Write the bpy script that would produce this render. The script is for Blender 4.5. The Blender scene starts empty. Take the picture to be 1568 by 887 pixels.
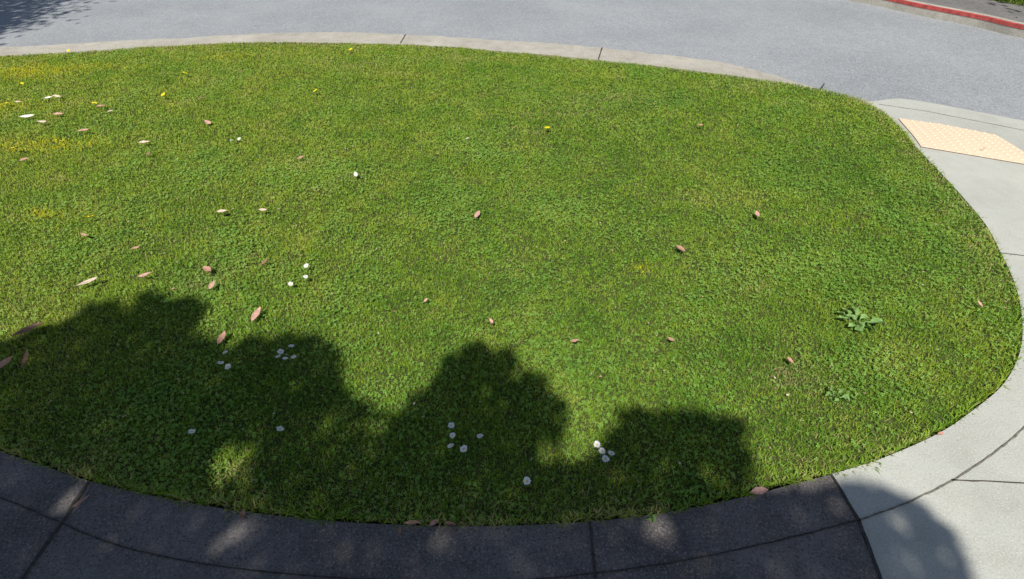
import bpy, bmesh, math, random
import numpy as np
from mathutils import Vector, noise, Matrix
random.seed(7); rng=np.random.default_rng(7)
S=bpy.context.scene
# ---------------- camera ----------------
H=1.65; P=math.radians(41); F=784.0
cd=bpy.data.cameras.new("camera"); cam=bpy.data.objects.new("camera",cd); S.collection.objects.link(cam)
cam.location=(0,0,H); cam.rotation_euler=(math.pi/2-P,0,0)
cd.sensor_width=36; cd.lens=18; cd.clip_start=0.02; cd.clip_end=2000
S.camera=cam
S.view_settings.view_transform='Standard'; S.view_settings.look='None'; S.view_settings.exposure=0
# ---------------- light ----------------
EL=math.radians(56); AZ=Vector((0.22,0.975)).normalized()
D=Vector((AZ.x*math.cos(EL),AZ.y*math.cos(EL),-math.sin(EL)))
sl=bpy.data.lights.new("sun","SUN"); sl.energy=5.0; sl.angle=math.radians(0.6); sl.color=(1,0.96,0.89)
so=bpy.data.objects.new("sun",sl); S.collection.objects.link(so); so.rotation_euler=D.to_track_quat('-Z','Y').to_euler(); so.location=(-5,-20,30)
w=bpy.data.worlds.new("World"); S.world=w; w.use_nodes=True
nt=w.node_tree; bg=nt.nodes["Background"]; sk=nt.nodes.new("ShaderNodeTexSky"); sk.sky_type='NISHITA'; sk.sun_disc=False
sk.sun_elevation=EL; sk.sun_rotation=math.atan2(-AZ.x,-AZ.y)
nt.links.new(sk.outputs[0],bg.inputs[0]); bg.inputs[1].default_value=0.078
# ---------------- helpers ----------------
def ray(px,py,z=0.0):
    u=(px-784)/F; v=(443.5-py)/F
    d=Vector((u, math.cos(P)+v*math.sin(P), -math.sin(P)+v*math.cos(P)))
    t=(z-H)/d.z
    return Vector((d.x*t,d.y*t))
def g(px,py,z=0.0): return ray(px,py,z)
def W(pts,z=0.0): return [ray(*p,z) if not isinstance(p,Vector) else p for p in pts]
def crom(pts,n=14):
    out=[]
    for i in range(len(pts)-1):
        p0=pts[max(i-1,0)];p1=pts[i];p2=pts[i+1];p3=pts[min(i+2,len(pts)-1)]
        d01=max((p1-p0).length,1e-3)**.5;d12=max((p2-p1).length,1e-3)**.5;d23=max((p3-p2).length,1e-3)**.5
        m1=(p2-p1) if i==0 else (p1-p0)/d01*d12-(p2-p0)/(d01+d12)*d12+(p2-p1)
        m2=(p2-p1) if i==len(pts)-2 else (p2-p1)-(p3-p1)/(d12+d23)*d12+(p3-p2)/d23*d12
        for k in range(n):
            t=k/n
            out.append(p1*(2*t**3-3*t*t+1)+m1*(t**3-2*t*t+t)+p2*(-2*t**3+3*t*t)+m2*(t**3-t*t))
    out.append(pts[-1].copy()); return out
def link(o,name=None):
    S.collection.objects.link(o); return o
def meshobj(name,vs,fs,mat,parent=None,smooth=False):
    me=bpy.data.meshes.new(name); me.from_pydata([tuple(v) for v in vs],[],fs); me.update()
    if mat: me.materials.append(mat)
    if smooth:
        for p in me.polygons:p.use_smooth=True
    o=bpy.data.objects.new(name,me); link(o)
    if parent:o.parent=parent
    return o
def pdist(poly,p):
    b=1e9
    for i in range(len(poly)-1):
        a=poly[i];c=poly[i+1];ab=c-a;t=max(0,min(1,(p-a).dot(ab)/max(ab.length_squared,1e-9)))
        b=min(b,(a+ab*t-p).length)
    return b
def sheet(name,poly,zf,mat,skirt=0.0,grid=None,step=0.12,parent=None):
    bm=bmesh.new(); vs=[bm.verts.new((p.x,p.y,0)) for p in poly]
    f=bm.faces.new(vs); f.normal_update()
    if f.normal.z<0:f.normal_flip()
    if skirt:
        es=list(bm.edges); r=bmesh.ops.extrude_edge_only(bm,edges=es)
        for v in [v for v in r['geom'] if isinstance(v,bmesh.types.BMVert)]: v.co.z=-1
    bmesh.ops.triangulate(bm,faces=[f])
    if grid:
        x0,x1,y0,y1=grid
        for k in range(int((x1-x0)/step)+1):
            bmesh.ops.bisect_plane(bm,geom=bm.verts[:]+bm.edges[:]+bm.faces[:],plane_co=(x0+k*step,0,0),plane_no=(1,0,0))
        for k in range(int((y1-y0)/step)+1):
            bmesh.ops.bisect_plane(bm,geom=bm.verts[:]+bm.edges[:]+bm.faces[:],plane_co=(0,y0+k*step,0),plane_no=(0,1,0))
    for v in bm.verts:
        low=v.co.z<-0.5
        z=zf(v.co.x,v.co.y); v.co.z=z-skirt if low else z
    me=bpy.data.meshes.new(name); bm.to_mesh(me); bm.free(); me.materials.append(mat)
    o=bpy.data.objects.new(name,me); link(o)
    if parent:o.parent=parent
    return o
# ---------------- materials ----------------
def newmat(name):
    m=bpy.data.materials.new(name); m.use_nodes=True; n=m.node_tree; n.nodes.clear()
    out=n.nodes.new("ShaderNodeOutputMaterial"); return m,n,out
def N(n,t,**k):
    x=n.nodes.new(t)
    for a,b in k.items(): setattr(x,a,b)
    return x
def noi(n,pos,scale,detail=3,rough=.55):
    x=N(n,"ShaderNodeTexNoise"); x.inputs['Scale'].default_value=scale;x.inputs['Detail'].default_value=detail;x.inputs['Roughness'].default_value=rough
    n.links.new(pos,x.inputs['Vector']); return x.outputs['Fac']
def ramp(n,fac,stops):
    r=N(n,"ShaderNodeValToRGB"); e=r.color_ramp.elements
    while len(e)<len(stops): e.new(0.5)
    for i,(p,c) in enumerate(stops): e[i].position=p; e[i].color=(*c,1) if len(c)==3 else c
    n.links.new(fac,r.inputs[0]); return r.outputs[0]
def mth(n,op,a,b=None,c=None,clamp=False):
    x=N(n,"ShaderNodeMath",operation=op); x.use_clamp=clamp
    for i,v in enumerate((a,b,c)):
        if v is None: continue
        if isinstance(v,(int,float)): x.inputs[i].default_value=v
        else: n.links.new(v,x.inputs[i])
    return x.outputs[0]
def mix(n,fac,a,b,mode='MIX'):
    x=N(n,"ShaderNodeMix",data_type='RGBA',blend_type=mode)
    for s,v in ((x.inputs[0],fac),(x.inputs[6],a),(x.inputs[7],b)):
        if isinstance(v,(int,float)): s.default_value=v
        elif isinstance(v,tuple): s.default_value=(*v,1)
        else: n.links.new(v,s)
    return x.outputs[2]
def stone(name,dark,light,spk_dark,spk_light,speck=140,bump=.4,bumpd=.003,stain=(0.6,0.58,0.55),big=1.7):
    m,n,out=newmat(name); pos=N(n,"ShaderNodeNewGeometry").outputs['Position']
    b=N(n,"ShaderNodeBsdfPrincipled"); b.inputs['Roughness'].default_value=.88; b.inputs['Specular IOR Level'].default_value=.25
    c=ramp(n,noi(n,pos,big,6,.65),[(.3,dark),(.7,light)])
    c=mix(n,ramp(n,noi(n,pos,9,4,.7),[(.45,(0,0,0)),(.7,(.55,.55,.55))]),c,stain,'MULTIPLY')
    s=noi(n,pos,speck,2,.7)
    c=mix(n,ramp(n,s,[(.56,(0,0,0)),(.68,(1,1,1))]),c,spk_light)
    c=mix(n,ramp(n,s,[(.32,(1,1,1)),(.43,(0,0,0))]),c,spk_dark)
    n.links.new(c,b.inputs['Base Color'])
    bp=N(n,"ShaderNodeBump"); bp.inputs['Strength'].default_value=bump; bp.inputs['Distance'].default_value=bumpd
    n.links.new(mth(n,'ADD',s,noi(n,pos,25,4)),bp.inputs['Height']); n.links.new(bp.outputs[0],b.inputs['Normal'])
    n.links.new(b.outputs[0],out.inputs[0]); return m
def plain(name,col,rough=.8,var=.25,scale=60,transl=0.0):
    m,n,out=newmat(name); pos=N(n,"ShaderNodeNewGeometry").outputs['Position']
    b=N(n,"ShaderNodeBsdfPrincipled"); b.inputs['Roughness'].default_value=rough; b.inputs['Specular IOR Level'].default_value=.3
    lo=tuple(x*(1-var) for x in col); hi=tuple(min(1,x*(1+var)) for x in col)
    c=ramp(n,noi(n,pos,scale,4),[(.3,lo),(.7,hi)])
    n.links.new(c,b.inputs['Base Color'])
    if transl>0:
        t=N(n,"ShaderNodeBsdfTranslucent"); n.links.new(c,t.inputs[0]); ms=N(n,"ShaderNodeMixShader"); ms.inputs[0].default_value=transl
        n.links.new(b.outputs[0],ms.inputs[1]); n.links.new(t.outputs[0],ms.inputs[2]); n.links.new(ms.outputs[0],out.inputs[0])
    else: n.links.new(b.outputs[0],out.inputs[0])
    return m
M_road=stone("asphalt",(.25,.268,.28),(.335,.35,.36),(.16,.168,.175),(.45,.465,.475),speck=75,stain=(.84,.84,.85),big=.7)
M_conc=stone("concrete_light",(.41,.415,.37),(.50,.505,.45),(.32,.32,.29),(.56,.56,.51),speck=160,bump=.25,stain=(.82,.81,.78))
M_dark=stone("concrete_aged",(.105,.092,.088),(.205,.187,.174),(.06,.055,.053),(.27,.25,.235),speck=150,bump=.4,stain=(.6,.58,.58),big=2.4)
M_kerb=stone("kerb_concrete",(.35,.33,.28),(.50,.47,.405),(.22,.20,.17),(.57,.54,.48),speck=100,bump=.6,stain=(.62,.59,.54))
M_soil=stone("soil",(.025,.02,.012),(.05,.038,.022),(.012,.01,.007),(.09,.07,.045),speck=120,bump=.8)
M_joint=plain("joint_dirt",(.06,.055,.048),.95,.5,80)
M_jointl=plain("joint_sand",(.17,.155,.13),.95,.5,60)
M_ground=stone("earth",(.08,.075,.04),(.12,.11,.06),(.05,.04,.03),(.16,.14,.09),speck=20)
M_red=plain("red_paint",(.42,.075,.065),.75,.45,14)
M_pad=plain("tactile_paint",(.78,.60,.43),.75,.07,40)
M_bark=stone("bark",(.07,.05,.035),(.13,.10,.075),(.03,.025,.02),(.18,.15,.12),speck=40,bump=1,bumpd=.02)
M_leaf=plain("tree_foliage",(.05,.085,.025),.5,.4,3,.06)

def lawnmat(name,kind):
    m,n,out=newmat(name); pos=N(n,"ShaderNodeNewGeometry").outputs['Position']
    at=N(n,"ShaderNodeAttribute",attribute_name="rnd"); ye=N(n,"ShaderNodeAttribute",attribute_name="moss"); dr=N(n,"ShaderNodeAttribute",attribute_name="dry")
    sx=N(n,"ShaderNodeSeparateXYZ"); n.links.new(pos,sx.inputs[0]); X,Y=sx.outputs[0],sx.outputs[1]
    big=noi(n,pos,1.1,3,.5); mid=noi(n,pos,4.5,4,.62); fine=noi(n,pos,24,2)
    yl=mth(n,'MULTIPLY_ADD',X,-.05,0.0); yl=mth(n,'MULTIPLY_ADD',Y,.03,yl)
    yl=mth(n,'MAXIMUM',mth(n,'ADD',yl,-.08),-.03); yl=mth(n,'MINIMUM',yl,.20)
    f=mth(n,'MULTIPLY',big,.75); f=mth(n,'MULTIPLY_ADD',mid,.95,f); f=mth(n,'MULTIPLY_ADD',fine,.35,f)
    f=mth(n,'MULTIPLY_ADD',at.outputs['Fac'],.36,f)
    f=mth(n,'ADD',f,-.77); f=mth(n,'ADD',f,yl)
    if kind=='grass':
        c=ramp(n,f,[(.05,(.092,.20,.020)),(.30,(.175,.315,.026)),(.58,(.275,.385,.034)),(.84,(.38,.435,.055)),(1.0,(.46,.43,.14))])
        st=mth(n,'GREATER_THAN',mth(n,'MULTIPLY_ADD',mid,.35,at.outputs['Fac']),1.14)
        c=mix(n,mth(n,'MULTIPLY',st,.65),c,(.48,.41,.21))
    else:
        c=ramp(n,f,[(.10,(.135,.29,.04)),(.5,(.22,.385,.065)),(.9,(.32,.45,.085))])
    c=mix(n,dr.outputs['Fac'],c,(.49,.42,.18))
    c=mix(n,ye.outputs['Fac'],c,(.66,.60,.02))
    b=N(n,"ShaderNodeBsdfPrincipled"); b.inputs['Roughness'].default_value=.65; b.inputs['Specular IOR Level'].default_value=.18
    n.links.new(c,b.inputs['Base Color']); t=N(n,"ShaderNodeBsdfTranslucent"); n.links.new(c,t.inputs[0])
    ms=N(n,"ShaderNodeMixShader"); ms.inputs[0].default_value=.2
    n.links.new(b.outputs[0],ms.inputs[1]); n.links.new(t.outputs[0],ms.inputs[2]); n.links.new(ms.outputs[0],out.inputs[0])
    return m
M_grass=lawnmat("grass_blades","grass"); M_clover=lawnmat("clover_leaves","clover")
M_thatch=stone("thatch",(.05,.075,.015),(.09,.11,.025),(.03,.03,.012),(.17,.16,.06),speck=150,bump=.8,bumpd=.01)

# ---------------- outlines (world metres) ----------------
V=Vector
TOPp=[V((-14,2.6)),V((-10.5,4.3)),V((-7.6,5.2))]+W([(0,86),(75,82),(150,77),(230,72),(300,69),(360,66),(430,65),(520,66),(613,68),(690,72),(760,78),(840,84),(917,92),(1000,101),(1100,113),(1180,123),(1250,135),(1305,149),(1340,163)])
RIGp=W([(1340,163),(1375,190),(1403,225),(1440,264),(1480,308),(1510,345),(1535,392),(1556,440),(1566,500),(1560,545),(1535,590),(1485,632),(1440,662),(1350,702),(1273,726)])
BOTp=W([(1273,726),(1215,741),(1150,758),(1060,777),(980,790),(903,798),(800,804),(680,805),(560,801),(460,793),(380,784),(270,766),(140,737),(60,711),(0,691)])+[V((-2.7,1.27)),V((-4.3,1.65)),V((-7.5,1.9)),V((-14,1.8))]
nT=14
LOOP=crom(TOPp[:-1]+RIGp[:-1]+BOTp,nT)
iT=(len(TOPp)-1)*nT; iR=iT+(len(RIGp)-1)*nT
TOP=LOOP[:iT+1]; RIG=LOOP[iT:iR+1]; BOT=LOOP[iR:]
OUTp=[V((-14.2,2.95)),V((-10.6,4.7)),V((-7.7,5.65))]+W([(0,72),(75,69),(150,65),(230,60),(300,57),(360,53),(430,51),(520,50),(620,53),(760,61),(840,66),(921,73),(1000,82),(1080,92),(1160,104),(1240,121),(1325,142)])+W([(1325,142),(1380,153),(1470,168),(1568,187)],-.085)[1:]+[V((5.6,3.15)),V((8.5,1.3)),V((14,-2)),V((30,-10))]
OUT=crom(OUTp,10)
kp=g(1325,142); iK=min(range(len(OUT)),key=lambda i:(OUT[i]-kp).length)
def sstep(a,b,x):
    t=max(0,min(1,(x-a)/(b-a))); return t*t*(3-2*t)
def hf(x,y):
    m=sstep(2.0,3.1,x)*(1-sstep(6,7.5,x))
    if m<=0 or y<1.0: return 0.0
    d=pdist(OUT[iK-60:iK+60],V((x,y)))
    return -.075*m*(1-sstep(.1,1.15,d))
def gs(px,py,off=0.0):
    z=0.0
    for _ in range(8):
        p=ray(px,py,z); z=hf(p.x,p.y)
    return V((p.x,p.y,z+off))
def wob(p,a=.006,s=9): return V((p.x+a*noise.noise((p.x*s,p.y*s,1.3)),p.y+a*noise.noise((p.x*s,p.y*s,7.7))))
sheet("ground",[V((-600,-600)),V((600,-600)),V((600,600)),V((-600,600))],lambda x,y:-.22,M_ground)
OPP=crom([V((-60,25)),V((-20,20)),V((-4,16)),V((1.6,12.4))]+W([(1325,-2),(1400,14),(1500,34),(1568,50)],-.04)+[V((7.4,5.1)),V((10.5,3.3)),V((18,.2)),V((40,-6))],12)
def offs(poly,d):
    o=[]
    for i,p in enumerate(poly):
        t=(poly[min(i+1,len(poly)-1)]-poly[max(i-1,0)]).normalized(); o.append(p+V((-t.y,t.x))*d)
    return o
road_near=[V((-60,-4)),V((-25,-1))]+offs(OUT,-.06)+[V((40,-14))]
sheet("road",road_near+[V((60,-12))]+offs(OPP,.05)[::-1],lambda x,y:-.10+0.0,M_road)
sheet("concrete_kerb",[wob(p) for p in TOP]+[wob(p,.04,6) for p in OUT[:iK+1]][::-1],lambda x,y:hf(x,y),M_kerb,skirt=.14,grid=(2.0,3.3,4.2,5.8),step=.1)
LP=[*OUT[iK:]]+[V((30,-14)),V((3,-14)),V((1.75,-3)),g(1350,887)+V((.16,-.55)),g(1350,889),g(1315,797)]
pav=sheet("pavement",[p for p in LP]+[p for p in RIG[::-1]],lambda x,y:hf(x,y),M_conc,skirt=.14,grid=(1.8,7.5,.6,5),step=.15)
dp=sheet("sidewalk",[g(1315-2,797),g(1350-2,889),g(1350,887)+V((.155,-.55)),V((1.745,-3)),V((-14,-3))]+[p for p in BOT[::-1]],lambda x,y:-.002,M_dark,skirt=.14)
def inset(poly,d):
    n=len(poly); o=[]
    for i in range(n):
        t=(poly[(i+1)%n]-poly[i-1])
        t=t.normalized() if t.length>1e-6 else V((1,0)); o.append(poly[i]+V((t.y,-t.x))*d)
    return o
LIN=inset([p for i,p in enumerate(LOOP) if i%2==0],.012)
LIN=[V((p.x+.012*noise.noise((p.x*14,p.y*14,3)),p.y+.012*noise.noise((p.x*14,p.y*14,9)))) for p in LIN]
def lz(x,y): return -.014+.006*np.sin(1.9*x+.7*y)*np.sin(2.3*y-.8*x+1)+.003*np.sin(7*x+1.3*y)*np.sin(6*y-2*x)
lawn=sheet("lawn",LIN,lambda x,y:float(lz(x,y)),M_thatch,skirt=.12,grid=(-8,3.5,.6,6),step=.25)
sheet("soil_bed",inset(LOOP[::2],-.05),lambda x,y:-.07,M_soil)
def strip(name,pts3,wd,mat,parent):
    vs=[];fs=[]
    P3=[]
    for a,b in zip(pts3[:-1],pts3[1:]):
        n=max(2,int((b-a).length/.03))
        for k in range(n): P3.append(a.lerp(b,k/n))
    P3.append(pts3[-1])
    for i,p in enumerate(P3):
        t=(P3[min(i+1,len(P3)-1)]-P3[max(i-1,0)]); t=V((t.x,t.y)).normalized(); nn=V((-t.y,t.x))
        q=p+V((nn.x,nn.y,0))*.002*noise.noise((p.x*20,p.y*20,0)); ww=wd*(.5+.3*noise.noise((p.x*35,p.y*35,5)))
        vs+= [(q.x+nn.x*ww,q.y+nn.y*ww,p.z),(q.x-nn.x*ww,q.y-nn.y*ww,p.z)]
        if i: fs.append((2*i-2,2*i-1,2*i+1,2*i))
    return meshobj(name,vs,fs,mat,parent)
def pxs(l,off=.0035): return [gs(*p,off) for p in l]
strip("joint_1",pxs([(1273,727),(1315,797),(1350,889)]),.008,M_joint,pav)
arc=[V((q.x,q.y)) for q in pxs([(1568,655),(1530,688),(1460,735),(1385,772),(1315,797)])]
strip("joint_2",[V((p.x,p.y,.0035)) for p in crom([g(1640,560),g(1620,600)]+arc,8)],.005,M_jointl,pav)
strip("joint_3",pxs([(1457,736),(1520,738),(1640,745)]),.005,M_joint,pav)
strip("joint_4",pxs([(1533,388),(1600,396),(1700,410)]),.006,M_jointl,pav)
strip("joint_6",pxs([(1345,160),(1420,171),(1568,200),(1700,228)],.003),.006,M_jointl,pav)
arc2=crom([V((q.x,q.y)) for q in pxs([(1313,797),(1200,826),(1050,858),(912,878),(760,892),(600,890),(450,880),(300,862),(170,832),(80,795),(0,762)])]+[V((-2.75,1.12)),V((-4.3,1.5)),V((-7.5,1.75)),V((-14,1.65))],8)
strip("joint_1",[V((p.x,p.y,.002)) for p in arc2],.005,M_joint,dp)
strip("joint_2",pxs([(903,799),(912,889)],.0025),.008,M_joint,dp)
strip("joint_3",pxs([(136,738),(95,800),(44,872),(20,910)],.0025),.011,M_joint,dp)
for k in ([(621,53),(613,67)],[(922,73),(916,92)],[(1262,128),(1258,136)]):
    strip("kerb_joint",pxs(k,.003),.012,M_joint,bpy.data.objects["concrete_kerb"])
pc=[gs(1375,182),gs(1525,208),gs(1600,258),gs(1410,226)]
A=pc[0];U=(pc[1]-A);Vv=(pc[3]-A)
vs=[];fs=[];n=12
for i in range(n+1):
    for j in range(n+1):
        a=i/n;b=j/n
        q=(pc[0]*(1-a)+pc[1]*a)*(1-b)+(pc[3]*(1-a)+pc[2]*a)*b
        vs.append((q.x,q.y,hf(q.x,q.y)+.006))
for i in range(n):
    for j in range(n): fs.append((i*(n+1)+j,i*(n+1)+j+1,(i+1)*(n+1)+j+1,(i+1)*(n+1)+j))
pad=meshobj("tactile_paving",vs,fs,M_pad)
vs=[];fs=[]
na=int(U.length/.055); nb=int(Vv.length/.055)
for i in range(na):
    for j in range(nb):
        a=(i+.5)/na;b=(j+.5)/nb
        q=(pc[0]*(1-a)+pc[1]*a)*(1-b)+(pc[3]*(1-a)+pc[2]*a)*b; z=hf(q.x,q.y)+.005
        k0=len(vs)
        for r,h in((.013,0),(.009,.006)):
            for s in range(8): vs.append((q.x+r*math.cos(s*math.pi/4),q.y+r*math.sin(s*math.pi/4),z+h))
        for s in range(8): fs.append((k0+s,k0+(s+1)%8,k0+8+(s+1)%8,k0+8+s))
        fs.append(tuple(k0+8+s for s in range(8)))
meshobj("domes",vs,fs,M_pad,pad)
# opposite side
rk=sheet("red_kerb",offs(OPP,-.004)+offs(OPP,.05)[::-1],lambda x,y:.028,M_red,skirt=.04)
sheet("kerb_body",OPP+offs(OPP,.16)[::-1],lambda x,y:.024,M_kerb,skirt=.2,parent=rk)
M_dk2=stone("concrete_worn",(.15,.145,.14),(.23,.22,.21),(.08,.075,.07),(.30,.29,.27),speck=60)
sheet("sidewalk",offs(OPP,.165)+offs(OPP,1.1)[::-1],lambda x,y:.018,M_dk2,skirt=.2)
verge=sheet("grass_verge",offs(OPP,1.11)+offs(OPP,5)[::-1],lambda x,y:.01,M_thatch)

# ---------------- turf ----------------
def inpoly_np(x,y,poly):
    c=np.zeros(len(x),bool); n=len(poly); j=n-1
    for i in range(n):
        ax,ay=poly[i].x,poly[i].y; bx,by=poly[j].x,poly[j].y
        if ay!=by:
            m=((ay>y)!=(by>y)); c^= m&(x<(bx-ax)*(y-ay)/(by-ay)+ax)
        j=i
    return c
def dist_np(x,y,poly):
    d=np.full(len(x),1e9)
    for a,b in zip(poly[:-1],poly[1:]):
        ex,ey=b.x-a.x,b.y-a.y; L2=ex*ex+ey*ey+1e-12
        t=np.clip(((x-a.x)*ex+(y-a.y)*ey)/L2,0,1); d=np.minimum(d,(x-a.x-t*ex)**2+(y-a.y-t*ey)**2)
    return np.sqrt(d)
def vnoise(x,y,sc,seed):
    r=np.random.default_rng(seed).random((256,256)); u=x*sc+1000;v=y*sc+1000; i=np.floor(u).astype(int);j=np.floor(v).astype(int);fu=u-i;fv=v-j
    fu=fu*fu*(3-2*fu);fv=fv*fv*(3-2*fv); i0=i%256;i1=(i+1)%256;j0=j%256;j1=(j+1)%256
    return (r[i0,j0]*(1-fu)+r[i1,j0]*fu)*(1-fv)+(r[i0,j1]*(1-fu)+r[i1,j1]*fu)*fv
def sample(poly,x0,x1,y0,y1,den,clump=.28):
    n=int((x1-x0)*(y1-y0)*den); nc=int(n*clump)
    x=rng.uniform(x0,x1,n-nc); y=rng.uniform(y0,y1,n-nc)
    cx=rng.uniform(x0,x1,max(nc//14,1)); cy=rng.uniform(y0,y1,max(nc//14,1)); k=rng.integers(0,len(cx),nc)
    x=np.concatenate([x,cx[k]+rng.normal(size=nc)*.009]); y=np.concatenate([y,cy[k]+rng.normal(size=nc)*.009])
    x=np.clip(x,x0,x1);y=np.clip(y,y0,y1)
    m=inpoly_np(x,y,poly); return x[m],y[m]
MOSS=[((80,220),.30,.11,1.1),((68,326),.12,.06,.9),((40,108),.45,.18,.8),((95,214),.12,.06,1.0),((20,160),.3,.12,.45),((985,408),.05,.04,.7),((350,85),.3,.10,.4),((120,100),.4,.12,.5)]
MO=[(g(*p),a,b,s) for p,a,b,s in MOSS]
def moss(x,y):
    o=np.zeros(len(x))
    for p,a,b,s in MO: o=np.maximum(o,s*np.exp(-((x-p.x)/a)**2-((y-p.y)/b)**2))
    o*=.35+1.1*vnoise(x,y,14,5)
    r=rng.random(len(x)); return np.where(r<o,.45+.5*rng.random(len(x)),0.0)
DRY=[((320,418),.12,.10,.6),((1222,575),.14,.08,.5),((1155,435),.12,.10,.35),((950,150),.45,.15,.35),((1160,130),.5,.12,.4),((700,88),.5,.15,.35),((295,435),.08,.04,.5),((880,170),.3,.15,.3),((290,300),.2,.08,.2),((540,100),.5,.15,.25),((1500,380),.10,.2,.3),((365,720),.07,.05,.5),((640,780),.2,.04,.3),((1090,300),.2,.1,.2),((540,270),.1,.08,.35),((800,200),.25,.12,.2),((15,480),.2,.12,.3)]
DR=[(g(*p),a,b,s) for p,a,b,s in DRY]
def dry(x,y):
    o=np.zeros(len(x))
    for p,a,b,s in DR: o=np.maximum(o,s*np.exp(-((x-p.x)/a)**2-((y-p.y)/b)**2))
    d=dist_np(x,y,LOOP[::6]); o=np.maximum(o,.65*np.exp(-d/.09)*np.clip((vnoise(x,y,3,9)-.2)*2,0,1))
    o*=.3+1.2*vnoise(x,y,10,6)
    r=rng.random(len(x)); return np.where(r<o,.4+.6*rng.random(len(x)),0.0)
def fastmesh(name,co,polys,attrs,mat,parent):
    me=bpy.data.meshes.new(name); me.vertices.add(len(co)); me.vertices.foreach_set('co',co.astype(np.float32).ravel())
    vi=np.concatenate([p.ravel() for p in polys]).astype(np.int32)
    ls=[];o=0
    for p in polys:
        ls.append(o+np.arange(p.shape[0])*p.shape[1]); o+=p.size
    ls=np.concatenate(ls).astype(np.int32)
    me.loops.add(len(vi)); me.loops.foreach_set('vertex_index',vi); me.polygons.add(len(ls)); me.polygons.foreach_set('loop_start',ls)
    me.update(calc_edges=True)
    for k,v in attrs.items():
        a=me.attributes.new(k,'FLOAT','POINT'); a.data.foreach_set('value',v.astype(np.float32))
    me.materials.append(mat); ob=bpy.data.objects.new(name,me); link(ob); ob.parent=parent; return ob
def blades(x,y,wd,lmin,lmax,zf):
    n=len(x); z=zf(x,y); L=rng.uniform(lmin,lmax,n)*(.6+.45*vnoise(x,y,9,1)+.4*vnoise(x,y,30,2)); az=rng.uniform(0,6.283,n); lean=rng.uniform(.5,1.4,n); w_=wd*rng.uniform(.7,1.35,n)
    dx,dy=np.cos(az),np.sin(az); tw=az+rng.normal(size=n)*.6; sx,sy=-np.sin(tw),np.cos(tw)
    a1=lean*.6;a2=lean*1.25
    m1=L*.55*np.sin(a1);h1=L*.55*np.cos(a1); m2=m1+L*.45*np.sin(a2); h2=h1+L*.45*np.cos(a2)
    v=np.zeros((n,5,3))
    v[:,0]=np.stack([x+sx*w_*.8,y+sy*w_*.8,z],1); v[:,1]=np.stack([x-sx*w_*.8,y-sy*w_*.8,z],1)
    v[:,2]=np.stack([x+dx*m1+sx*w_,y+dy*m1+sy*w_,z+h1],1); v[:,3]=np.stack([x+dx*m1-sx*w_,y+dy*m1-sy*w_,z+h1],1)
    v[:,4]=np.stack([x+dx*m2,y+dy*m2,z+h2],1)
    return v
def grassmesh(name,groups,mat,parent,zf=lz):
    vv=np.concatenate([blades(x,y,wd,a,b,zf) for x,y,wd,a,b in groups]); n=len(vv); base=np.arange(n)[:,None]*5
    xs=np.concatenate([q[0] for q in groups]);ys=np.concatenate([q[1] for q in groups])
    return fastmesh(name,vv.reshape(-1,3),[base+np.array([0,1,3,2]),base+np.array([2,3,4])],{"rnd":np.repeat(rng.random(n),5),"moss":np.repeat(moss(xs,ys),5),"dry":np.repeat(dry(xs,ys),5)},mat,parent)
gr=[]
def zone(x0,x1,y0,y1,den,wd,a,b): 
    x,y=sample(LIN,x0,x1,y0,y1,den); gr.append((x,y,wd,a,b))
zone(-2.7,3.3,.6,2.0,34000,.0012,.011,.024)
zone(-3.6,3.6,2.0,3.4,26000,.0014,.011,.024)
zone(-5.6,3.6,3.4,6.0,19000,.0018,.012,.025)
zone(-5.6,-3.6,2.0,3.4,9000,.002,.013,.028); zone(-5.6,-2.7,.6,2.0,9000,.002,.013,.028)
zone(-14,-5.6,.6,6,3500,.003,.015,.032)
fx=[];fy=[]
for i in range(len(LIN)):
    a=LIN[i];b=LIN[(i+1)%len(LIN)]
    if (b-a).length>3: continue
    nrm_=(b-a).normalized()
    for k in range(int((b-a).length*600)):
        q=a.lerp(b,random.random()); am=max(0,noise.noise((q.x*5,q.y*5,11))*.035); s=random.gauss(am*.4,.004+am*.6); fx.append(q.x-nrm_.y*s);fy.append(q.y+nrm_.x*s)
fx=np.array(fx);fy=np.array(fy)
gr.append((fx,fy,.0017,.02,.042))
grassmesh("grass",gr,M_grass,lawn,)
vp=offs(OPP,1.15)[40:-10]+offs(OPP,3)[40:-10][::-1]
vx,vy=sample(vp,2,14,0,14,1500); grassmesh("grass",[(vx,vy,.004,.03,.06)],M_grass,verge,lambda x,y:x*0+.01)
def cloverpts(x0,x1,y0,y1,den):
    n=int((x1-x0)*(y1-y0)*den); a=int(n*.4)
    x=rng.uniform(x0,x1,a);y=rng.uniform(y0,y1,a)
    m=int((x1-x0)*(y1-y0)*9); cx=rng.uniform(x0,x1,m);cy=rng.uniform(y0,y1,m);cs=rng.uniform(.03,.14,m);k=rng.choice(m,n-a,p=cs**2/np.sum(cs**2))
    x=np.concatenate([x,cx[k]+rng.normal(size=n-a)*cs[k]]);y=np.concatenate([y,cy[k]+rng.normal(size=n-a)*cs[k]])
    q=inpoly_np(x,y,LIN); return x[q],y[q]
cp=[cloverpts(-2.8,3.4,.6,3.4,3200),cloverpts(-5.6,3.6,3.4,6,1800),cloverpts(-5.6,-2.8,.8,3.4,1100)]
x=np.concatenate([c[0] for c in cp]);y=np.concatenate([c[1] for c in cp]); n=len(x)
z=lz(x,y)+rng.uniform(.010,.024,n); rot=rng.uniform(0,6.283,n); tx=rng.normal(size=n)*.35; ty=rng.normal(size=n)*.35; s=rng.uniform(.0032,.0068,n); rv=rng.random(n)
out_=[]
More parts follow.
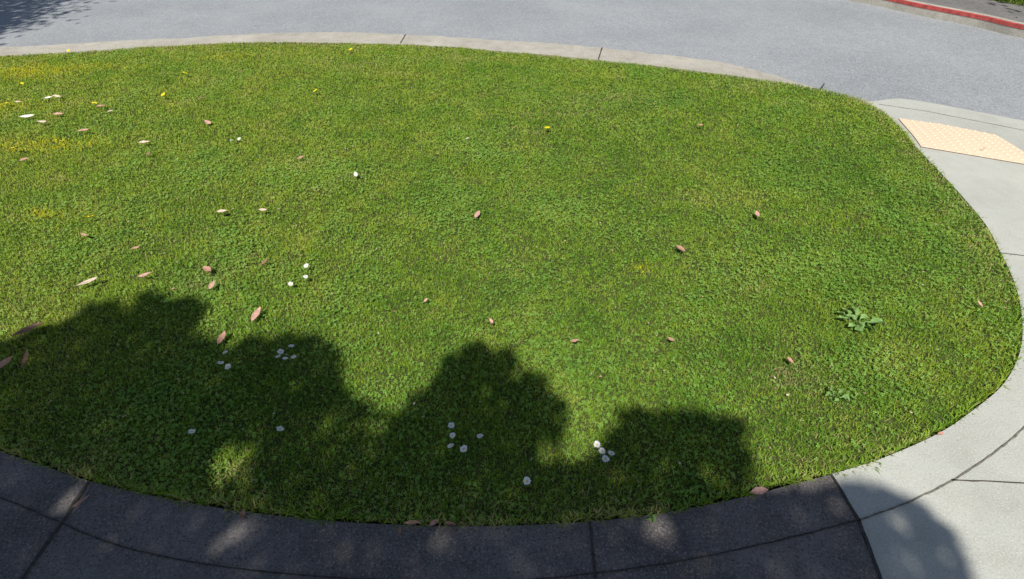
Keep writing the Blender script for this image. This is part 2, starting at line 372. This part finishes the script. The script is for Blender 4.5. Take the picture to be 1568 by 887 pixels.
for l in range(3):
    a=rot+l*2.094; ca,sa=np.cos(a),np.sin(a); L6=[]
    for (u,q) in ((0.05,0),(.5,.45),(1.0,.42),(1.08,0),(1.0,-.42),(.5,-.45)):
        lx,ly=s*(u*ca-q*sa),s*(u*sa+q*ca); L6.append(np.stack([x+lx,y+ly,z+lx*tx+ly*ty+s*.4*abs(q)],1))
    out_.append(np.stack(L6,1))
vv=np.stack(out_,1).reshape(-1,3); nl=n*3; base=np.arange(nl)[:,None]*6
fastmesh("clover",vv,[base+np.array([0,1,2,3]),base+np.array([0,3,4,5])],{"rnd":np.repeat(rv,18),"moss":np.repeat(moss(x,y)*.7,18),"dry":np.repeat(dry(x,y)*.4,18)},M_clover,lawn)

# ---------------- small things on the lawn ----------------
M_petal=plain("daisy_petals",(.84,.84,.82),.6,.04,50,.15); M_eye=plain("daisy_centre",(.75,.52,.04),.8,.2,300)
M_yel=plain("dandelion_petals",(.88,.76,.03),.7,.1,200,.2)
M_stem=plain("stem",(.10,.2,.04),.6,.2,50)
def flower(name,p,r,npet,mp,me_,seed,h=.034):
    q=random.Random(seed); vs=[];fs=[];mi=[]
    tx,ty=q.uniform(-.5,.5),q.uniform(-.5,.15)
    def add(pts,f,m):
        k=len(vs); vs.extend([(a,b,c+a*tx+b*ty+h) for a,b,c in pts]); 
        for x in f: fs.append(tuple(k+i for i in x)); mi.append(m)
    for layer in range(2):
        for i in range(npet):
            a=6.283*(i+.5*layer+q.uniform(-.2,.2))/npet; ca,sa=math.cos(a),math.sin(a); rr=r*q.uniform(.8,1.08); wv=r*.17; up=q.uniform(-.05,.35)*r
            P_=[(.2,0,0),(.55,1,.1),(.85,.95,.5),(1,0,1),(.85,-.95,.5),(.55,-1,.1)]
            add([(rr*u*ca-wv*v*sa,rr*u*sa+wv*v*ca,up*z+layer*.0012) for u,v,z in P_],[(0,1,2,3),(0,3,4,5)],0)
    rc=r*.28; pts=[(0,0,rc*.6+.001)]+[(rc*.6*math.cos(i*.785),rc*.6*math.sin(i*.785),rc*.45+.001) for i in range(8)]+[(rc*math.cos(i*.785),rc*math.sin(i*.785),.001) for i in range(8)]
    add(pts,[(0,1+i,1+(i+1)%8) for i in range(8)]+[(1+i,9+i,9+(i+1)%8,1+(i+1)%8) for i in range(8)],1)
    k=len(vs); vs.extend([(-.001,0,-.01),(.001,0,-.01),(.001,0,h),(-.001,0,h)]); fs.append((k,k+1,k+2,k+3)); mi.append(2)
    o=meshobj(name,vs,fs,mp); o.data.materials.append(me_); o.data.materials.append(M_stem)
    for f,m in zip(o.data.polygons,mi): f.material_index=m
    xy=ray(p[0],p[1],h); o.location=(xy.x,xy.y,0); o.rotation_euler=(0,0,q.random()*6.28)
dais=[(345,540),(349,562),(338,556),(430,539),(437,549),(450,547),(446,530),(426,546),(469,407),(468,424),(445,435),(691,652),(693,667),(710,688),(735,668),(690,683),(914,681),(927,703),(936,694),(922,691),(807,737),(294,661),(429,657),(366,213),(355,215)]
for i,p in enumerate(dais): flower("daisy",p,(.0115 if p[0]<500 else .0125)+.002*random.random(),13,M_petal,M_eye,i)
dand=[(283,112),(483,139),(838,196),(137,332),(250,145),(537,76),(145,158),(22,226),(10,158),(34,128),(197,112),(262,160),(38,100),(105,78),(60,88),(300,98)]
for i,p in enumerate(dand): flower("dandelion_flower",p,(.020 if i<8 else .014)+.003*random.random(),16,M_yel,M_yel,90+i,.034)
cols=[(.60,.35,.28),(.48,.26,.19),(.66,.52,.40),(.28,.16,.10),(.76,.72,.64)]
LM=[plain("dry_leaf",c,.55,.3,70,.1) for c in cols]
def leaf(p,L,ang,ci,wr=.32,seed=0,name="fallen_leaf",z=.026):
    q=random.Random(seed); vs=[];fs=[];n=9; curl=q.uniform(.2,.9); tw=q.uniform(-.6,.6); cup=q.uniform(.2,.6)
    for i in range(n+1):
        t=i/n; w_=L*wr*.5*math.sin(math.pi*t**.85)**.8 if 0<t<1 else L*.012
        for j in(-1,-.5,0,.5,1):
            x=(t-.5)*L; y=w_*j*(1+.08*math.sin(t*19+j)); zz=curl*L*.5*(t-.5)**2*1.3+abs(j)*w_*cup+tw*y*(t-.5)*1.2
            vs.append((x,y,zz))
    for i in range(n):
        for j in range(4): a=i*5+j; fs.append((a,a+1,a+6,a+5))
    k=len(vs); vs+=[(-.5*L,-.0012,curl*L*.16),(-.5*L,.0012,curl*L*.16),(-.62*L,0,curl*L*.2)]; fs.append((k,k+1,k+2))
    o=meshobj(name,vs,fs,LM[ci],smooth=True); xy=ray(p[0],p[1],z)
    o.location=(xy.x,xy.y,z); o.rotation_euler=(q.uniform(-.05,.35),q.uniform(-.2,.2),0)
    o.rotation_euler=(Matrix.Rotation(q.uniform(.05,.35),3,'X')@Matrix.Rotation(math.radians(ang),3,'Z')).to_euler()
LV=[(545,268,.055,110,4,.5),(731,329,.065,70,0,.45),(319,188,.075,-30,0,.45),(128,200,.08,20,0,.4),(222,218,.08,10,2,.35),(43,179,.11,12,4,.3),(65,187,.08,0,2,.3),
(341,324,.06,10,2,.4),(134,432,.095,38,2,.28),(222,421,.06,30,0,.35),(325,437,.05,80,0,.5),(393,482,.08,78,0,.38),(340,518,.07,85,1,.4),(45,505,.12,42,3,.3),
(1042,381,.06,-50,1,.45),(1159,329,.06,80,0,.45),(1210,552,.035,-60,1,.45),(405,402,.05,60,3,.35),(317,412,.06,150,1,.5),(5,558,.09,45,1,.35),(403,322,.05,0,2,.4),
(1500,465,.035,100,0,.4),(1507,227,.03,0,1,.4),(752,492,.035,120,0,.45),(880,522,.035,20,1,.4),(652,460,.03,60,0,.4),(1028,520,.03,-30,1,.5),(460,242,.05,40,1,.4),
(90,175,.08,0,0,.35),(155,163,.07,20,1,.4),(368,110,.05,90,3,.3),(170,170,.05,45,2,.4),(38,244,.06,30,1,.4),(208,380,.04,20,1,.4),
(1072,192,.05,0,1,.4),(88,148,.08,-10,2,.3),(74,150,.07,20,4,.3),(716,212,.03,40,2,.4),(40,550,.10,110,3,.2),(28,156,.06,0,2,.3),(227,236,.05,80,3,.4),(310,150,.06,10,3,.2),(130,360,.05,-20,1,.3)]
for i,(x,y,L,a,c,wr) in enumerate(LV): leaf((x,y),L,a,c,wr,i)
for i,(x,y,L,a,c,wr) in enumerate([(1163,752,.06,8,0,.42),(665,800,.035,30,1,.4),(372,788,.03,90,3,.6),(612,812,.025,100,3,.5),(125,768,.05,50,1,.25),(1440,664,.03,20,1,.4),(632,800,.05,5,1,.25),(690,802,.04,-10,3,.3)]):
    leaf((x,y),L,a,c,wr,200+i,z=.012)
LP2=LIN[::3]
def chips(name,n,smin,smax,box,z0,z1,fn,mats):
    vs=[];fs=[]
    for k in range(n):
        x=random.uniform(box[0],box[1]);y=random.uniform(box[2],box[3])
        if not fn(x,y) : continue
        s=random.uniform(smin,smax);a=random.random()*6.28;b=random.uniform(.25,.7);ca,sa=math.cos(a),math.sin(a);i=len(vs);z=random.uniform(z0,z1)
        for u,v in((-1,0),(-.2,b),(.7,b*.8),(1,0),(.1,-b)): vs.append((x+s*(u*ca-v*sa),y+s*(u*sa+v*ca),z+random.uniform(0,.004)*(s/.006)))
        fs.append((i,i+1,i+2,i+3,i+4))
    lit=meshobj(name,vs,fs,mats[0])
    for m in mats[1:]: lit.data.materials.append(m)
    for p in lit.data.polygons:p.material_index=random.randrange(len(mats))
def inpoly(x,y,poly):
    c=False;n=len(poly);j=n-1
    for i in range(n):
        a=poly[i];b=poly[j]
        if (a.y>y)!=(b.y>y) and x<(b.x-a.x)*(y-a.y)/(b.y-a.y)+a.x: c=not c
        j=i
    return c
chips("leaf_litter",1800,.002,.007,(-7,3,.7,5.9),.008,.018,lambda x,y:inpoly(x,y,LP2),[LM[1],LM[2],LM[0],LM[3]])
chips("soil_crumbs",9000,.001,.004,(-2.6,2.9,.4,2.6),.002,.004,lambda x,y:(not inpoly(x,y,LOOP[::3])) and random.random()<math.exp(-pdist(LOOP[iT::6],V((x,y)))/.02) ,[M_soil,LM[3],LM[1]])
M_weed=plain("weed_leaf",(.20,.34,.10),.6,.35,60,.15)
def weed(name,p,specs,seed,zb=.014):
    q=random.Random(seed); vs=[];fs=[]
    for (ang,L,wr,off) in specs:
        a=math.radians(ang+q.uniform(-10,10)); ca,sa=math.cos(a),math.sin(a); n=10;k=len(vs); lift=q.uniform(.1,.45); tilt=q.uniform(-.7,.7); ph=q.random()*6
        for i in range(n+1):
            t=i/n; w_=L*wr*.5*(.10+math.sin(math.pi*min(1,t**1.6))*(1+.22*math.sin(t*26+ph))) if t<1 else 0
            for j in(-1,-.5,0,.5,1):
                x=off+t*L;y=w_*j+.012*math.sin(t*4+ph)*t; z=zb+lift*L*math.sin(t*2.4)*.6+abs(j)*w_*.5+tilt*w_*j+.0035*math.sin(t*15+j*3+ph)
                vs.append((x*ca-y*sa,x*sa+y*ca,z))
        for i in range(n):
            for j in range(4): b=k+i*5+j; fs.append((b,b+1,b+6,b+5))
    o=meshobj(name,vs,fs,M_weed,smooth=True); xy=ray(p[0],p[1],.03); o.location=(xy.x,xy.y,0)
weed("broadleaf_weed",(1314,489),[(-5,.08,.5,.03),(-55,.06,.5,.02),(-100,.05,.5,.02),(22,.05,.5,.02),(65,.06,.5,.03),(100,.06,.5,.03),(140,.06,.45,.03),(165,.07,.35,.02),(215,.05,.5,.02),(85,.04,.5,.0),(300,.04,.5,0),(120,.05,.4,0)],3)
weed("broadleaf_weed",(1283,603),[(-30,.035,.5,.01),(40,.03,.5,.01),(100,.035,.45,.01),(170,.035,.4,.01),(240,.03,.5,0)],5)
weed("broadleaf_weed",(998,787),[(-90,.022,.6,0),(-30,.02,.5,0),(30,.02,.5,0),(150,.02,.5,0),(220,.02,.5,0)],9)

# ---------------- trees ----------------
def tube(vs,fs,a,b,ra,rb,sides=8,seg=6,wob_=.1):
    a=V(a);b=V(b);d=(b-a);ln=d.length;d.normalize();x=d.orthogonal().normalized();y=d.cross(x);k=len(vs)
    for i in range(seg+1):
        t=i/seg;c=a.lerp(b,t)+x*wob_*math.sin(t*math.pi)*ln*.5; r=ra+(rb-ra)*t
        for s in range(sides):
            an=s*2*math.pi/sides; vs.append(tuple(c+x*r*math.cos(an)+y*r*math.sin(an)))
    for i in range(seg):
        for s in range(sides): fs.append((k+i*sides+s,k+i*sides+(s+1)%sides,k+(i+1)*sides+(s+1)%sides,k+(i+1)*sides+s))
def leaves(name,C,L,parent):
    n=len(C); a=rng.normal(size=(n,3)); a/=np.linalg.norm(a,axis=1)[:,None]; b=np.cross(a,rng.normal(size=(n,3))); b/=np.linalg.norm(b,axis=1)[:,None]
    l=(L*rng.uniform(.7,1.3,n))[:,None]
    vv=np.stack([C-a*l*.5,C+b*l*.24,C+a*l*.5,C-b*l*.24],1).reshape(-1,3)
    fastmesh(name,vv,[np.arange(n)[:,None]*4+np.array([0,1,2,3])],{},M_leaf,parent)
def tree_wood(base,topz,targets,r0):
    e=bpy.data.objects.new("shade_tree",None); link(e); vs=[];fs=[]
    mid=V((base[0]+.1,base[1]+.1,topz)); tube(vs,fs,(base[0],base[1],-.2),mid,r0,r0*.6,12,8,.05)
    for t in targets: tube(vs,fs,mid-V((0,0,random.uniform(0,.6))),t,r0*.35,.012,6,7,.12)
    meshobj("trunk",vs,fs,M_bark,e,True); return e
SPp=W([(0,525),(25,515),(45,500),(70,503),(95,492),(118,478),(130,462),(150,468),(165,456),(182,462),(192,482),(203,470),(210,452),(224,444),(240,450),(262,462),(285,454),(306,460),(320,472),(300,496),(312,515),(338,524),(356,538),(372,520),(395,512),(412,526),(436,508),(470,514),(486,510),(505,526),(520,545),(524,565),(526,590),(545,605),(580,634),(612,636),(632,606),(660,592),(672,566),(680,545),(700,540),(712,528),(736,524),(760,540),(782,532),(796,552),(792,568),(812,566),(834,580),(846,606),(866,616),(870,646),(850,690),(872,708),(900,704),(925,680),(940,650),(948,628),(975,626),(1000,634),(1018,624),(1060,628),(1085,636),(1120,640),(1142,650),(1138,672),(1150,690),(1155,715),(1150,748),(1210,752),(1290,742),(1345,742),(1380,762),(1405,768),(1430,795),(1458,815),(1468,840),(1484,862),(1484,890)])
SP=SPp+[V((1.5,.1)),V((1.9,-.9)),V((1,-1.9)),V((-1,-2.3)),V((-3,-1.8)),V((-4.2,-.4)),V((-4.0,1.2)),V((-3,1.75))]
holes=[(370,818,27,.2),(112,768,27,.15),(35,835,24,.6),(790,862,18,.75),(1000,806,24,.4),(515,862,18,.7),(350,712,38,.6),(425,690,20,.75),(590,605,24,.4),(835,692,22,.45),(500,655,24,.8),(1090,722,24,.7),(345,745,20,.65),(575,650,22,.65)]
HO=[(g(x,y),r/420,d) for x,y,r,d in holes]
xs=[p.x for p in SP];ys=[p.y for p in SP]
k=-D/(-D.z) 
NL=100000
X=rng.uniform(min(xs),max(xs),NL*3);Y=rng.uniform(min(ys),max(ys),NL*3); q=inpoly_np(X,Y,SP); X=X[q][:NL];Y=Y[q][:NL]
keep=np.ones(len(X),bool)
for h,r,dn in HO:
    d2=((X-h.x)**2+(Y-h.y)**2)/(r*r); pk=np.where(d2<1,(dn**1.5*.3)+(1-dn**1.5*.3)*np.clip(d2,0,1)**2,1.0); keep&=rng.random(len(X))<pk
X=X[keep];Y=Y[keep]
Z=4.5+.5*np.sin(X*1.9+1)*np.cos(Y*1.4)+rng.uniform(-.3,.3,len(X))+np.where(Y<.2,rng.uniform(0,1.2,len(X)),0)
C=np.stack([X+k.x*Z,Y+k.y*Z,Z],1); tg=[V(C[i]) for i in range(0,len(C),len(C)//26)]
e=tree_wood((-1.7,-3.6),3.0,tg,.16); leaves("crown",C,.075,e)
def tree(x,y,h,R,zc):
    cl=[]
    for i in range(38):
        v=V((random.gauss(0,1),random.gauss(0,1),random.gauss(0,.7))).normalized()*random.uniform(.45,1)
        cl.append(V((x+v.x*R,y+v.y*R,zc+v.z*(h-zc))))
    c=np.concatenate([rng.normal(size=(420,3))*R*.17+np.array(q) for q in cl])
    e=tree_wood((x,y),zc*.75,cl[::2],.2); leaves("crown",c,.13,e)
tree(-9.0,4.0,7,1.9,5.0)
tree(8.6,5.9,6.0,2.3,4.2)
tree(-7,23,8,3,5.2); tree(12,13,8,3,5)
hv=[]
HP=offs(OPP,1.9)
for i in range(len(HP)//2-6,len(HP)-8):
    for s in range(2):
        a=HP[i].lerp(HP[min(i+1,len(HP)-1)],random.random())
        hv.append(rng.normal(size=(160,3))*np.array([.22,.22,.18])+np.array([a.x,a.y,.3+.2*random.random()]))
he=bpy.data.objects.new("hedge",None); link(he); leaves("foliage",np.concatenate(hv),.07,he)
